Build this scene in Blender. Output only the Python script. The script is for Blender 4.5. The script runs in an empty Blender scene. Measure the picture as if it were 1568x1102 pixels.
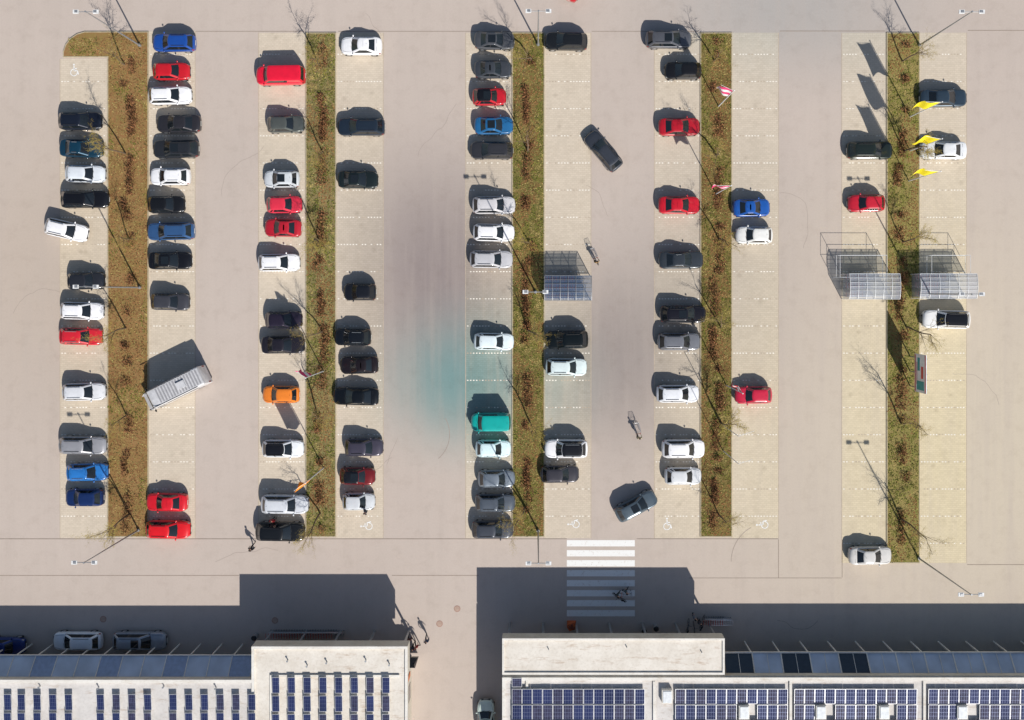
import bpy, bmesh, math, random
from mathutils import Vector, Matrix
from mathutils import noise as mn
random.seed(7)
H=90.0; K=15.0; NX,NY=820.0,447.0
sc=bpy.context.scene
def P(px,py,z=0.0,zo=None):
    f=(H-z)/H/K
    return Vector(((px-NX)*f, -(py-NY)*f, z if zo is None else zo))
def lin(r,g,b):
    o=[]
    for c in (r,g,b):
        c/=255.0
        o.append(c/12.92 if c<=0.04045 else ((c+0.055)/1.055)**2.4)
    return tuple(o)
def root(): return sc.collection.objects
# ---------------------------------------------------------------- materials
def newmat(name):
    m=bpy.data.materials.new(name); m.use_nodes=True
    nt=m.node_tree; b=nt.nodes['Principled BSDF']
    return m,nt,b
def simple(name,col,rough=0.6,metal=0.0,coat=0.0,var=0.12,scale=3.0,spec=0.5):
    m,nt,b=newmat(name)
    tc=nt.nodes.new('ShaderNodeTexCoord'); n=nt.nodes.new('ShaderNodeTexNoise')
    n.inputs['Scale'].default_value=scale; n.inputs['Detail'].default_value=3
    nt.links.new(tc.outputs['Object'],n.inputs['Vector'])
    mr=nt.nodes.new('ShaderNodeMapRange'); mr.inputs['From Min'].default_value=.3; mr.inputs['From Max'].default_value=.7
    mr.inputs['To Min'].default_value=1-var; mr.inputs['To Max'].default_value=1+var
    nt.links.new(n.outputs['Fac'],mr.inputs['Value'])
    mx=nt.nodes.new('ShaderNodeVectorMath'); mx.operation='SCALE'
    mx.inputs[0].default_value=col[:3]
    nt.links.new(mr.outputs['Result'],mx.inputs['Scale'])
    nt.links.new(mx.outputs['Vector'],b.inputs['Base Color'])
    b.inputs['Roughness'].default_value=rough; b.inputs['Metallic'].default_value=metal
    b.inputs['Coat Weight'].default_value=coat; b.inputs['Coat Roughness'].default_value=0.08
    b.inputs['Specular IOR Level'].default_value=spec
    return m
# ---------------------------------------------------------------- mesh builder
class MB:
    def __init__(s): s.v=[];s.f=[];s.m=[]
    def face(s,pts,m=0):
        i=len(s.v); s.v+= [tuple(p) for p in pts]; s.f.append(tuple(range(i,i+len(pts)))); s.m.append(m)
    def box(s,c,d,m=0,rz=0.0,M=None):
        x,y,z=[a/2 for a in d]
        R=Matrix.Rotation(rz,3,'Z') if M is None else M
        c=Vector(c); i=len(s.v)
        for sx in (-1,1):
            for sy in (-1,1):
                for sz in (-1,1):
                    s.v.append(tuple(c+R@Vector((sx*x,sy*y,sz*z))))
        for f in ((0,1,3,2),(4,6,7,5),(0,4,5,1),(2,3,7,6),(0,2,6,4),(1,5,7,3)):
            s.f.append(tuple(i+k for k in f)); s.m.append(m)
    def tube(s,p0,p1,r0,r1=None,n=6,m=0,caps=True):
        if r1 is None: r1=r0
        p0=Vector(p0);p1=Vector(p1); d=(p1-p0)
        if d.length<1e-6:return
        d.normalize(); a=d.orthogonal().normalized(); b=d.cross(a); i=len(s.v)
        for p,r in ((p0,r0),(p1,r1)):
            for k in range(n):
                t=2*math.pi*k/n; s.v.append(tuple(p+a*math.cos(t)*r+b*math.sin(t)*r))
        for k in range(n):
            s.f.append((i+k,i+(k+1)%n,i+n+(k+1)%n,i+n+k)); s.m.append(m)
        if caps:
            s.f.append(tuple(i+k for k in reversed(range(n)))); s.m.append(m)
            s.f.append(tuple(i+n+k for k in range(n))); s.m.append(m)
    def ell(s,c,r,m=0,nu=10,nv=6,fn=None):
        i=len(s.v); c=Vector(c)
        for a in range(nv+1):
            th=math.pi*a/nv
            for b in range(nu):
                ph=2*math.pi*b/nu
                s.v.append((c[0]+r[0]*math.sin(th)*math.cos(ph),c[1]+r[1]*math.sin(th)*math.sin(ph),c[2]+r[2]*math.cos(th)))
        for a in range(nv):
            for b in range(nu):
                s.f.append((i+a*nu+b,i+(a+1)*nu+b,i+(a+1)*nu+(b+1)%nu,i+a*nu+(b+1)%nu)); s.m.append(m)
    def loft(s,rings,mfun,closed=True,capA=None,capB=None):
        i=len(s.v); n=len(rings[0])
        for r in rings: s.v+=[tuple(p) for p in r]
        for a in range(len(rings)-1):
            for b in range(n if closed else n-1):
                s.f.append((i+a*n+b,i+a*n+(b+1)%n,i+(a+1)*n+(b+1)%n,i+(a+1)*n+b)); s.m.append(mfun(a,b))
        if capA is not None: s.f.append(tuple(i+k for k in reversed(range(n)))); s.m.append(capA)
        if capB is not None: s.f.append(tuple(i+(len(rings)-1)*n+k for k in range(n))); s.m.append(capB)
    def mesh(s,name,mats,smooth=None):
        me=bpy.data.meshes.new(name); me.from_pydata(s.v,[],s.f)
        for m in mats: me.materials.append(m)
        me.polygons.foreach_set('material_index',s.m)
        if smooth is not None:
            me.polygons.foreach_set('use_smooth',[True]*len(s.f))
            me.set_sharp_from_angle(angle=math.radians(smooth))
        me.update(); return me
    def obj(s,name,mats,smooth=None,parent=None,loc=(0,0,0),rz=0):
        o=bpy.data.objects.new(name,s.mesh(name,mats,smooth)); root().link(o)
        o.location=loc; o.rotation_euler=(0,0,rz)
        if parent: o.parent=parent
        return o
def empty(name,loc=(0,0,0)):
    o=bpy.data.objects.new(name,None); root().link(o); o.location=loc; o.empty_display_size=.3; return o
def inst(name,me,loc,rz=0,s=1):
    o=bpy.data.objects.new(name,me); root().link(o); o.location=loc; o.rotation_euler=(0,0,rz); o.scale=(s,s,s); return o

# ---------------------------------------------------------------- ground material
def blob(nt,tc,px,py,rx,ry,lo=0.0):
    """soft-edged tint zone of the paving, also for painted haze and shade, world metres"""
    mp=nt.nodes.new('ShaderNodeMapping'); c=P(px,py)
    mp.vector_type='POINT'
    sx,sy=K/rx,K/ry
    mp.inputs['Scale'].default_value=(sx,sy,0); mp.inputs['Location'].default_value=(-c.x*sx,-c.y*sy,0)
    nt.links.new(tc,mp.inputs['Vector'])
    ln=nt.nodes.new('ShaderNodeVectorMath'); ln.operation='LENGTH'; nt.links.new(mp.outputs[0],ln.inputs[0])
    mr=nt.nodes.new('ShaderNodeMapRange'); mr.interpolation_type='SMOOTHSTEP'
    mr.inputs['From Min'].default_value=lo; mr.inputs['From Max'].default_value=1; mr.inputs['To Min'].default_value=1; mr.inputs['To Max'].default_value=0
    nt.links.new(ln.outputs['Value'],mr.inputs['Value']); return mr.outputs['Result']
def mixc(nt,fac,a,b,mode='MIX',k=1.0):
    mx=nt.nodes.new('ShaderNodeMix'); mx.data_type='RGBA'; mx.blend_type=mode
    if isinstance(fac,(int,float)): mx.inputs[0].default_value=fac
    else:
        if k!=1.0:
            m=nt.nodes.new('ShaderNodeMath'); m.operation='MULTIPLY'; m.inputs[1].default_value=k
            nt.links.new(fac,m.inputs[0]); fac=m.outputs[0]
        nt.links.new(fac,mx.inputs[0])
    for i,c in ((6,a),(7,b)):
        if isinstance(c,tuple): mx.inputs[i].default_value=(*c[:3],1)
        else: nt.links.new(c,mx.inputs[i])
    return mx.outputs[2]
def noise(nt,tc,scale,detail=6,rough=.6,mscale=(1,1,1),lo=.35,hi=.65):
    mp=nt.nodes.new('ShaderNodeMapping'); mp.inputs['Scale'].default_value=mscale; nt.links.new(tc,mp.inputs['Vector'])
    n=nt.nodes.new('ShaderNodeTexNoise'); n.inputs['Scale'].default_value=scale; n.inputs['Detail'].default_value=min(detail,4); n.inputs['Roughness'].default_value=rough
    nt.links.new(mp.outputs[0],n.inputs['Vector'])
    mr=nt.nodes.new('ShaderNodeMapRange'); mr.inputs['From Min'].default_value=lo; mr.inputs['From Max'].default_value=hi
    nt.links.new(n.outputs['Fac'],mr.inputs['Value']); return mr.outputs['Result']
def paving(name,base,warm,paver=False):
    m,nt,b=newmat(name)
    tc=nt.nodes.new('ShaderNodeTexCoord').outputs['Object']
    col=mixc(nt,noise(nt,tc,0.05,4),base,tuple(c*0.94 for c in base))
    col=mixc(nt,blob(nt,tc,1560,700,700,620),col,warm,k=.85)
    col=mixc(nt,blob(nt,tc,60,420,300,420),col,tuple(a*b for a,b in zip(base,(0.90,.87,.80))),k=.6)
    col=mixc(nt,blob(nt,tc,1200,10,330,170),col,tuple(a*b for a,b in zip(base,(0.66,.76,.84))),k=.7)  # dim bluish haze along the top, put into the paving colour
    # middle aisles: soft shade painted in as grey, hazy glow painted in as teal
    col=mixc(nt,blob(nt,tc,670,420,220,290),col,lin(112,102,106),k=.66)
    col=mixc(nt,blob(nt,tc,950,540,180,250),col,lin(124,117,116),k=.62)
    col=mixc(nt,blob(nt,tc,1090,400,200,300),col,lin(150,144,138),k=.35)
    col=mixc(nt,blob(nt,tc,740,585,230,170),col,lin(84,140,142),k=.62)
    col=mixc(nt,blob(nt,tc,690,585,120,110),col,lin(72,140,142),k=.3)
    col=mixc(nt,noise(nt,tc,1.0,5,.6,(.9,.05,1),.45,.75),col,tuple(c*.86 for c in base),k=.35)
    g=noise(nt,tc,6.0,8,.75)
    col=mixc(nt,g,col,(0.74,0.73,0.72),'MULTIPLY',k=.2)
    g2=noise(nt,tc,0.7,7,.7,lo=.5,hi=.72)
    col=mixc(nt,g2,col,(0.8,0.78,0.76),'MULTIPLY',k=.35)
    if paver:
        br=nt.nodes.new('ShaderNodeTexBrick'); br.inputs['Scale'].default_value=1.0
        br.inputs['Brick Width'].default_value=.4; br.inputs['Row Height'].default_value=.2; br.inputs['Mortar Size'].default_value=.012
        br.inputs['Color1'].default_value=(1,1,1,1); br.inputs['Color2'].default_value=(.88,.88,.87,1); br.inputs['Mortar'].default_value=(.72,.7,.65,1)
        nt.links.new(tc,br.inputs['Vector'])
        col=mixc(nt,.7,col,br.outputs['Color'],'MULTIPLY')
        v=nt.nodes.new('ShaderNodeTexVoronoi'); v.inputs['Scale'].default_value=.55; nt.links.new(tc,v.inputs['Vector'])
        mr=nt.nodes.new('ShaderNodeMapRange'); mr.inputs['From Min'].default_value=.0; mr.inputs['From Max'].default_value=.2; mr.inputs['To Min'].default_value=1; mr.inputs['To Max'].default_value=0
        nt.links.new(v.outputs['Distance'],mr.inputs['Value'])
        col=mixc(nt,mr.outputs[0],col,(.66,.64,.62),'MULTIPLY',k=.5)
    nt.links.new(col,b.inputs['Base Color']); b.inputs['Roughness'].default_value=.9; b.inputs['Specular IOR Level'].default_value=.15
    return m
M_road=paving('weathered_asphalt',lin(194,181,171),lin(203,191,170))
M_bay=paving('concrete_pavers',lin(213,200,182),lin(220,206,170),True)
M_paint=simple('road_paint_white',(.78,.78,.76),.7,var=.12,scale=4)
M_paintf=simple('faded_bay_paint',lin(232,226,214),.8,var=.15,scale=5)
M_seam=simple('asphalt_seam',lin(146,132,120),.9)
M_kerb=simple('kerb_concrete',lin(172,160,134),.85,var=.15)
M_iron=simple('cast_iron',lin(160,130,116),.7)

g=MB(); S=400
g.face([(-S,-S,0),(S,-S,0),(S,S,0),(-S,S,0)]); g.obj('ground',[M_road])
Z1,Z2=.004,.008
def rect(mb,x0,y0,x1,y1,z,m=0):
    a=P(x0,y1);b=P(x1,y0); mb.face([(a.x,a.y,z),(b.x,a.y,z),(b.x,b.y,z),(a.x,b.y,z)],m)
bays=[(92,165,90,824),(228,299,48,824),(396,468,50,824),(515,587,50,824),(713,784,50,824),(834,905,50,824),(1002,1072,50,824),(1121,1192,50,824),(1289,1357,50,862),(1408,1480,50,862)]
b=MB()
for x0,x1,y0,y1 in bays: rect(b,x0,y0,x1,y1,Z1)
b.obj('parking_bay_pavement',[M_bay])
b=MB(); Rb=random.Random(3)
for x0,x1,y0,y1 in bays:
    y=41.5
    while y<y1+2:
        if y>y0+3:
            x=x0+2
            while x<x1-3:
                if Rb.random()<.92: rect(b,x,y-.8,x+2.4,y+.8,Z2,0 if Rb.random()<.65 else 1)
                x+=4.6
        y+=41.6
    inner = x0 if (x0 in (92,396,713,1002,1289)) else x1
    rect(b,inner-.5,y0,inner+.5,y1,Z2,1)
b.obj('parking_bay_line',[M_paintf,simple('bay_edge_course',lin(182,167,148),.9)])
M_zeb,nt,bs=newmat('worn_zebra_paint'); tcz=nt.nodes.new('ShaderNodeTexCoord').outputs['Object']
nt.links.new(mixc(nt,noise(nt,tcz,3,4,.8,lo=.56,hi=.66),(.8,.8,.78),lin(190,176,164),k=.6),bs.inputs['Base Color']); bs.inputs['Roughness'].default_value=.7
b=MB()
for i in range(8):
    y=827+15.3*i; rect(b,868,y,972,y+9.6,Z1)
b.obj('zebra_crossing',[M_zeb])
b=MB()
for x0,y0,x1,y1 in ((-300,824.5,868,825.6),(975,824.5,1192,825.5),(300,47.5,466,48.4),(518,47.5,782,48.4),(906,47.5,1070,48.4),(1194,47,1355,48),(1482,46,1900,47),(1191.5,826,1192.5,885),(1289,826,1290,884),(1055,884.5,1289,885.4),(-300,880.6,366,881.6),(600,880.5,733,881.5),(1481,864,1900,865)):
    rect(b,x0,y0,x1,y1,Z2 if y0<826 else Z1)
b.obj('pavement_joint',[M_seam])
b=MB(); Rc=random.Random(12)
for px,py,a,n,w in ((600,700,230,16,.03),(592,712,60,8,.03),(1190,950,-25,14,.05),(560,20,-60,10,.03),(330,860,5,18,.03),(20,480,80,16,.03),(1230,380,85,22,.03),(640,240,88,20,.03),(930,330,95,12,.03),(340,300,92,20,.03),(1530,620,88,18,.03)):
    p=P(px,py,0,Z1+.001); a=math.radians(a)
    for k in range(n):
        a+=Rc.gauss(0,.22); q=p+Vector((math.cos(a),math.sin(a),0))*Rc.uniform(.2,.5); nn=Vector((-math.sin(a),math.cos(a),0))*w/2
        b.face([p-nn,q-nn,q+nn,p+nn]); p=q
for px,py,r,a0,a1 in ((640,665,3.2,-50,30),(1180,860,4,120,180)):
    c=P(px,py,0,Z1+.002)
    for k in range(20):
        t0=math.radians(a0+(a1-a0)*k/20); t1=math.radians(a0+(a1-a0)*(k+1)/20)
        f=lambda t,rr:c+Vector((math.cos(t)*rr,math.sin(t)*rr,0))
        b.face([f(t0,r),f(t0,r+.06),f(t1,r+.06),f(t1,r)],0)
b.obj('tyre_marks_and_cracks',[simple('crack_tar',lin(156,142,132),.9)])
for px,py in ((700,932),(158,948),(421,950),(673,955)):
    b=MB(); b.tube((0,0,.001),(0,0,.012),.34,.33,20,0); b.tube((0,0,.012),(0,0,.016),.25,.25,16,1)
    b.obj('manhole_cover',[M_iron,simple('iron_lid',lin(170,145,130),.6)],loc=P(px,py))
def symbol(px,py,rz):
    b=MB(); z=Z2+.002
    def seg(x0,y0,x1,y1,w=.09):
        d=Vector((x1-x0,y1-y0,0)); n=Vector((-d.y,d.x,0)).normalized()*w/2
        a=Vector((x0,y0,z));c=Vector((x1,y1,z)); b.face([a-n,c-n,c+n,a+n])
    pts=[(.34*math.cos(t)-.05,.34*math.sin(t)-.2) for t in [math.radians(100+26*k) for k in range(11)]]
    for i in range(10): seg(*pts[i],*pts[i+1])
    seg(-.05,.45,-.02,-.02,.11); seg(-.02,.2,.25,.2); seg(-.02,-.02,.3,-.02,.11); seg(.3,0,.42,-.4,.11)
    n=12; b.face([(-.05+.1*math.cos(2*math.pi*k/n),.6+.1*math.sin(2*math.pi*k/n),z) for k in range(n)])
    b.obj('disabled_parking_marking',[M_paint],loc=P(px,py),rz=rz)
for px,py,r in ((114,108,0),(562,805,90),(879,802,90),(1022,803,0),(1168,803,90)): symbol(px,py,math.radians(r))

# ---------------------------------------------------------------- planted islands
def soil(name,cols):
    m,nt,b=newmat(name); tc=nt.nodes.new('ShaderNodeTexCoord').outputs['Object']
    c=mixc(nt,noise(nt,tc,.45,6,.7),cols[0],cols[1])
    c=mixc(nt,noise(nt,tc,2.2,6,.75,lo=.45,hi=.62),c,cols[2],k=.6)
    c=mixc(nt,noise(nt,tc,9,5,.8,lo=.5,hi=.7),c,cols[3],k=.45)
    nt.links.new(c,b.inputs['Base Color']); b.inputs['Roughness'].default_value=1; b.inputs['Specular IOR Level'].default_value=.05
    return m
isl=[dict(poly=[(97,88),(97,79),(101,68),(108,59),(118,52),(130,48.5),(228,48.5),(228,822),(165,822),(165,88)],x0=165,x1=228,y0=50,y1=822,br=.92,c=[lin(150,120,80),lin(136,116,68),lin(142,102,70),lin(100,80,54)]),
 dict(x0=468,x1=515,y0=50,y1=822,br=.5,c=[lin(136,126,86),lin(118,116,72),lin(136,108,78),lin(86,78,52)]),
 dict(x0=784,x1=834,y0=50,y1=822,br=.58,c=[lin(124,112,64),lin(102,104,56),lin(130,100,68),lin(76,70,42)]),
 dict(x0=1072,x1=1121,y0=50,y1=822,br=.62,c=[lin(126,112,68),lin(112,106,58),lin(116,86,58),lin(76,66,42)]),
 dict(x0=1357,x1=1408,y0=50,y1=862,br=.42,c=[lin(148,136,84),lin(124,122,66),lin(144,120,82),lin(92,84,52)])]
M_bl=[simple('grass_green',lin(114,116,52),.9,var=.28,scale=.6,spec=.1),simple('grass_straw',lin(160,144,90),.9,var=.28,scale=.6,spec=.1),simple('dead_leaves',lin(140,102,66),.9,var=.32,scale=.8,spec=.1),simple('grass_dark',lin(80,78,44),.9,var=.3,spec=.1)]
M_tw=[simple('shrub_twig',lin(122,86,60),.9,var=.3,spec=.1),simple('shrub_leaf_red',lin(148,104,72),.9,var=.3,spec=.1),simple('shrub_dark',lin(78,60,44),.9,spec=.1)]
for d in isl:
    poly=d.get('poly') or [(d['x0'],d['y0']),(d['x1'],d['y0']),(d['x1'],d['y1']),(d['x0'],d['y1'])]
    pw=[P(*p) for p in poly]
    n=len(pw)
    ins=[]
    for i in range(n):
        a,bv,c=pw[i-1],pw[i],pw[(i+1)%n]
        e1=(bv-a).normalized(); e2=(c-bv).normalized()
        n1=Vector((e1.y,-e1.x,0)); n2=Vector((e2.y,-e2.x,0))
        v=(n1+n2); v=v/max(.5,v.length_squared)*2
        ins.append(bv+v*.10)
    kb=MB()
    for i in range(n):
        j=(i+1)%n; a,bv,c,e=pw[i],pw[j],ins[j],ins[i]
        h=Vector((0,0,.10))
        kb.face([a,a+h,bv+h,bv]); kb.face([a+h,e+h,c+h,bv+h])
        kb.face([e+h,e+h*.6,c+h*.6,c+h])
    ko=kb.obj('planted_island',[M_kerb,soil('island_soil',d['c'])])
    s=MB(); s.face([p+Vector((0,0,.085)) for p in reversed(ins)],0)
    s.obj('soil',[ko.data.materials[1]],parent=ko)
    gr=MB(); X0,X1,Y0,Y1=d['x0']+2,d['x1']-2,d['y0']+2,d['y1']-2
    for k in range(11000):
        if d['x0']==165 and random.random()<.035: px,py=random.uniform(106,165),random.uniform(58,86)
        else: px,py=random.uniform(X0,X1),random.uniform(Y0,Y1)
        p=P(px,py)
        nv=mn.noise(Vector((p.x*.45,p.y*.22,d['x0'])))
        nv2=mn.noise(Vector((p.x*1.6,p.y*1.6,d['x0']+9)))
        t=abs((px-(X0+X1)/2)/(X1-X0)*2)
        brown= (nv*1.2+.25*nv2+ (d['br']-.5)*.9 + .25*(1-t)-.1)
        if brown>.1: m=2 if random.random()<.7 else 1
        elif nv2>.12: m=1
        else: m=0 if random.random()<.7 else (3 if random.random()<.5 else 1)
        if random.random()<.08: m=3
        hgt=random.uniform(.02,.10)*(1.3 if m==0 else .9); a=random.uniform(0,6.283); w=random.uniform(.03,.07)
        dx,dy=math.cos(a),math.sin(a); L=random.uniform(.06,.2)
        gr.face([(p.x-dy*w,p.y+dx*w,.088),(p.x+dy*w,p.y-dx*w,.088),(p.x+dx*L,p.y+dy*L,.088+hgt)],m)
    gr.obj('grass',M_bl,parent=ko)
    sh=MB(); y=Y0+random.uniform(6,40); cx=(X0+X1)/2
    while y<Y1-10:
        run=random.choice((random.uniform(6,16),random.uniform(20,62)))
        off=random.uniform(-6,6); yy=y; dens=random.uniform(.5,1); wdt=random.uniform(3.2,6.5)
        while yy<min(y+run,Y1-4):
            off+=random.gauss(0,.5); ph=.15+.4*random.random()
            for q in range(int(38*dens)):
                px=cx+off+random.gauss(0,wdt); py=yy+random.uniform(-3,3)
                if not X0<px<X1: continue
                p=P(px,py)
                t=math.exp(-((px-cx-off)/7)**2); zt=.1+ph*t*random.uniform(.5,1.3)
                a=random.uniform(0,6.283); L=random.uniform(.08,.24); w=random.uniform(.02,.06)
                dx,dy=math.cos(a),math.sin(a)
                m=random.choice((0,0,1,1,2))
                zb=zt*random.uniform(.15,.8)
                sh.face([(p.x-dy*w,p.y+dx*w,zb),(p.x+dy*w,p.y-dx*w,zb),(p.x+dx*L,p.y+dy*L,zt)],m)
            yy+=3
        y+=run+random.choice((random.uniform(4,14),random.uniform(15,50)))
    sh.obj('low_shrub_row',M_tw)

# ---------------------------------------------------------------- trees
M_bark=simple('tree_bark',lin(110,92,72),.9,var=.2); M_twig=simple('tree_twig',lin(138,116,80),.9,var=.2); M_bud=simple('tree_buds',lin(164,146,66),.9,var=.3)
def tree(seed,buds):
    R=random.Random(seed); mb=MB()
    mb.tube((0,0,.05),(0,0,.6),.09,.075,8,0)
    def grow(p,d,L,r,lv):
        segs=3 if lv<3 else 2; q=p
        for i in range(segs):
            d2=(d+Vector((R.gauss(0,.12),R.gauss(0,.12),R.gauss(.04,.06)))).normalized()
            q2=q+d2*L/segs
            r2=r*(1-(i+1)/segs*.45)
            mb.tube(q,q2,r*(1-i/segs*.45),r2,5 if lv<2 else 3,0 if lv<2 else 1,False)
            if lv<4 and (i>0 or lv>0):
                for k in range(3 if lv==0 else 2):
                    a=R.uniform(0,6.283); t=R.uniform(.45,.95); o=d2.orthogonal().normalized(); o=Matrix.Rotation(a,3,d2)@o
                    nd=(d2*math.cos(t)+o*math.sin(t)).normalized()
                    if nd.z<-.1: nd.z=.1
                    grow(q+(q2-q)*R.uniform(.3,1),nd,L*R.uniform(.38,.56),r2*.5,lv+1)
            q=q2; d=d2
        if lv>=2:
            for k in range(buds):
                c=p.lerp(q,R.uniform(.3,1.05)); s=R.uniform(.01,.024); a=R.uniform(0,6.28)
                u=Vector((math.cos(a),math.sin(a),R.uniform(-.4,.4)))*s; v=Vector((-math.sin(a),math.cos(a),R.uniform(-.4,.4)))*s
                mb.face([c-u,c+v,c+u,c-v],2)
    grow(Vector((0,0,.55)),Vector((0,0,1)),3.6,.085,0)
    return mb.mesh('bare_tree',[M_bark,M_twig,M_bud],None)
trees=[tree(s,b_) for s,b_ in ((1,1),(2,1),(3,1),(4,2),(5,1))]
for d,cx in zip(isl,(196,491,808,1097,1384)):
    for i,py in enumerate((95,236,371,506,642,788)):
        if cx==808 and i==5: py=770
        o=inst('bare_tree',random.choice(trees),P(cx+random.uniform(-5,6),py+random.uniform(-6,6)),random.uniform(0,6.28),random.uniform(.85,1.1))
        o.location.z=.05

# ---------------------------------------------------------------- lamps, flags, billboard
M_galv=simple('galvanised_steel',lin(170,172,174),.45,.6); M_white=simple('white_enamel',(.75,.76,.76),.4)
M_lens=simple('lamp_lens',(.6,.65,.68),.2)
def lamp_mesh():
    b=MB(); h=10.9
    b.tube((0,0,0),(0,0,.35),.16,.15,10,0); b.tube((0,0,.35),(0,0,h),.09,.045,10,0)
    b.tube((-.8,0,h),(.8,0,h),.035,.035,6,0)
    for s in (-1,1):
        b.box((s*.9,0,h+.02),(.5,.34,.10),1); b.box((s*.9,0,h-.05),(.4,.26,.04),2); b.box((s*.85,0,h+.09),(.28,.2,.04),0)
    b.tube((0,0,h-.05),(0,0,h+.15),.08,.08,8,0)
    return b.mesh('street_lamp',[M_galv,M_white,M_lens],40)
LM=lamp_mesh()
for px,py in ((215,70),(215,440),(213,811),(824,69),(820,447),(824,812),(1407,70),(1407,450),(1406,854)):
    inst('street_lamp',LM,P(px,py))
def flag(px,py,cols,h=7.0,w=1.45,hh=3.0,ang=180,seed=0):
    R=random.Random(seed); e=empty('flagpole_with_banner',P(px,py))
    b=MB(); b.tube((0,0,0),(0,0,h+.15),.06,.035,8,0); b.ell((0,0,h+.2),(.07,.07,.07),0,8,5)
    a=math.radians(ang); b.tube((0,0,h),(w*math.cos(a),w*math.sin(a),h),.018,.018,5,0)
    b.obj('pole',[M_white],parent=e)
    f=MB(); nu,nv=10,16; ph=R.uniform(0,6)
    rings=[]
    for j in range(nv+1):
        row=[]
        for i in range(nu+1):
            u=i/nu; v=j/nv; wob=.16*u*math.sin(5*u+3*v+ph)*(1.0+v*1.2)
            x=.07+u*w; row.append((x*math.cos(a)-wob*math.sin(a),x*math.sin(a)+wob*math.cos(a),h-.03-v*hh+.06*math.sin(6*u+ph)*v))
        rings.append(row)
    k=len(cols)
    f.loft(rings,lambda A,B: min(k-1,int(A/nv*k)),closed=False)
    f.obj('banner',cols,60,parent=e)
Fy=simple('banner_yellow',lin(240,222,30),.7,var=.05); Fp=simple('banner_magenta',lin(226,60,120),.7,var=.05); Fw=simple('banner_white',(.8,.8,.8),.7,var=.05); Fo=simple('banner_orange',lin(255,150,10),.7,var=.05); Fr=simple('banner_red',lin(210,40,50),.7,var=.05)
for i,(px,py) in enumerate(((1393,179),(1393,231),(1391,277))): flag(px,py,[Fy],seed=i,ang=180+random.uniform(-12,4))
flag(1100,163,[Fp,Fw,Fp,Fw],w=1.3,seed=5,ang=155,hh=2.4); flag(1096,297,[Fp,Fw,Fp],seed=6,ang=180,w=1.3,hh=2.2)
flag(1112,590,[Fr,Fw,Fr],seed=7,ang=120,w=.8,hh=2.4); flag(496,568,[Fp,Fw,Fp],seed=8,ang=150,w=1.2,hh=2.4); flag(496,716,[Fo],seed=9,ang=215,w=1.4,hh=2.8)
b=MB(); b.tube((0,0,0),(0,0,7),.05,.03,8,0); b.tube((0,0,6.9),(1.5,.5,6.9),.02,.02,5,0); b.obj('bare_flagpole',[M_white],loc=P(1107,651))
b=MB(); b.tube((0,0,0),(0,0,7),.05,.03,8,0); b.tube((0,0,6.9),(1.3,.4,6.9),.02,.02,5,0); b.obj('bare_flagpole',[M_white],loc=P(1107,690))
b=MB(); c=P(1393,568)
for y in (-1.5,0,1.5): b.box((0,y,2.0),(.10,.10,4.0),0)
b.box((-.09,0,2.75),(.08,3.8,2.6),1)
T=simple('poster_teal',lin(60,150,150),.5);Rr=simple('poster_red',lin(200,70,66),.5)
for (y,z,dy,dz,m) in ((0,3.9,3.7,.22,2),(0,1.62,3.7,.2,2),(-1.2,2.8,.9,1.6,3),(.1,3.2,1.2,.5,2),(.9,2.4,1.3,.5,3),(0,2.0,2.2,.12,2)):
    b.box((-.135,y,z),(.01,dy,dz),m)
b.obj('billboard',[M_galv,M_white,Rr,T],loc=c)

# ---------------------------------------------------------------- shopping carts & shelters
M_chr=simple('cart_wire',lin(190,192,195),.3,.8); M_cred=simple('cart_handle',lin(190,40,30),.5); M_rub=simple('rubber',(.02,.02,.02),.8)
def cart_mesh():
    b=MB()
    z0,z1=.5,.98
    bl=[(-.36,-.26),(.46,-.19),(.46,.19),(-.36,.26)]; tl=[(-.44,-.29),(.5,-.22),(.5,.22),(-.44,.29)]
    for i in range(4):
        j=(i+1)%4
        A,B,C,D=Vector((*bl[i],z0)),Vector((*bl[j],z0)),Vector((*tl[j],z1)),Vector((*tl[i],z1))
        b.tube(A,B,.012,.012,4,0);b.tube(D,C,.014,.014,4,0)
        for k in range(9): t=k/8; b.tube(A.lerp(B,t),D.lerp(C,t),.006,.006,3,0,False)
        for k in (1,2,3): t=k/4; b.tube(A.lerp(D,t),B.lerp(C,t),.005,.005,3,0,False)
    for k in range(7):
        t=k/6; b.tube(Vector((*bl[0],z0)).lerp(Vector((*bl[3],z0)),t),Vector((*bl[1],z0)).lerp(Vector((*bl[2],z0)),t),.006,.006,3,0,False)
    b.tube((-.56,-.27,1.03),(-.56,.27,1.03),.02,.02,8,1)
    for s in (-1,1):
        b.tube((-.56,s*.27,1.03),(-.42,s*.28,.9),.014,.014,5,0); b.tube((-.4,s*.26,.9),(-.3,s*.24,.14),.014,.014,5,0)
        b.tube((-.34,s*.24,.16),(.46,s*.17,.16),.014,.014,5,0)
        for x,y in ((-.32,.24),(.44,.17)): b.tube((x,s*y-.015,.06),(x,s*y+.015,.06),.06,.06,10,2)
    return b.mesh('shopping_cart',[M_chr,M_cred,M_rub])
CART=cart_mesh()
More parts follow.
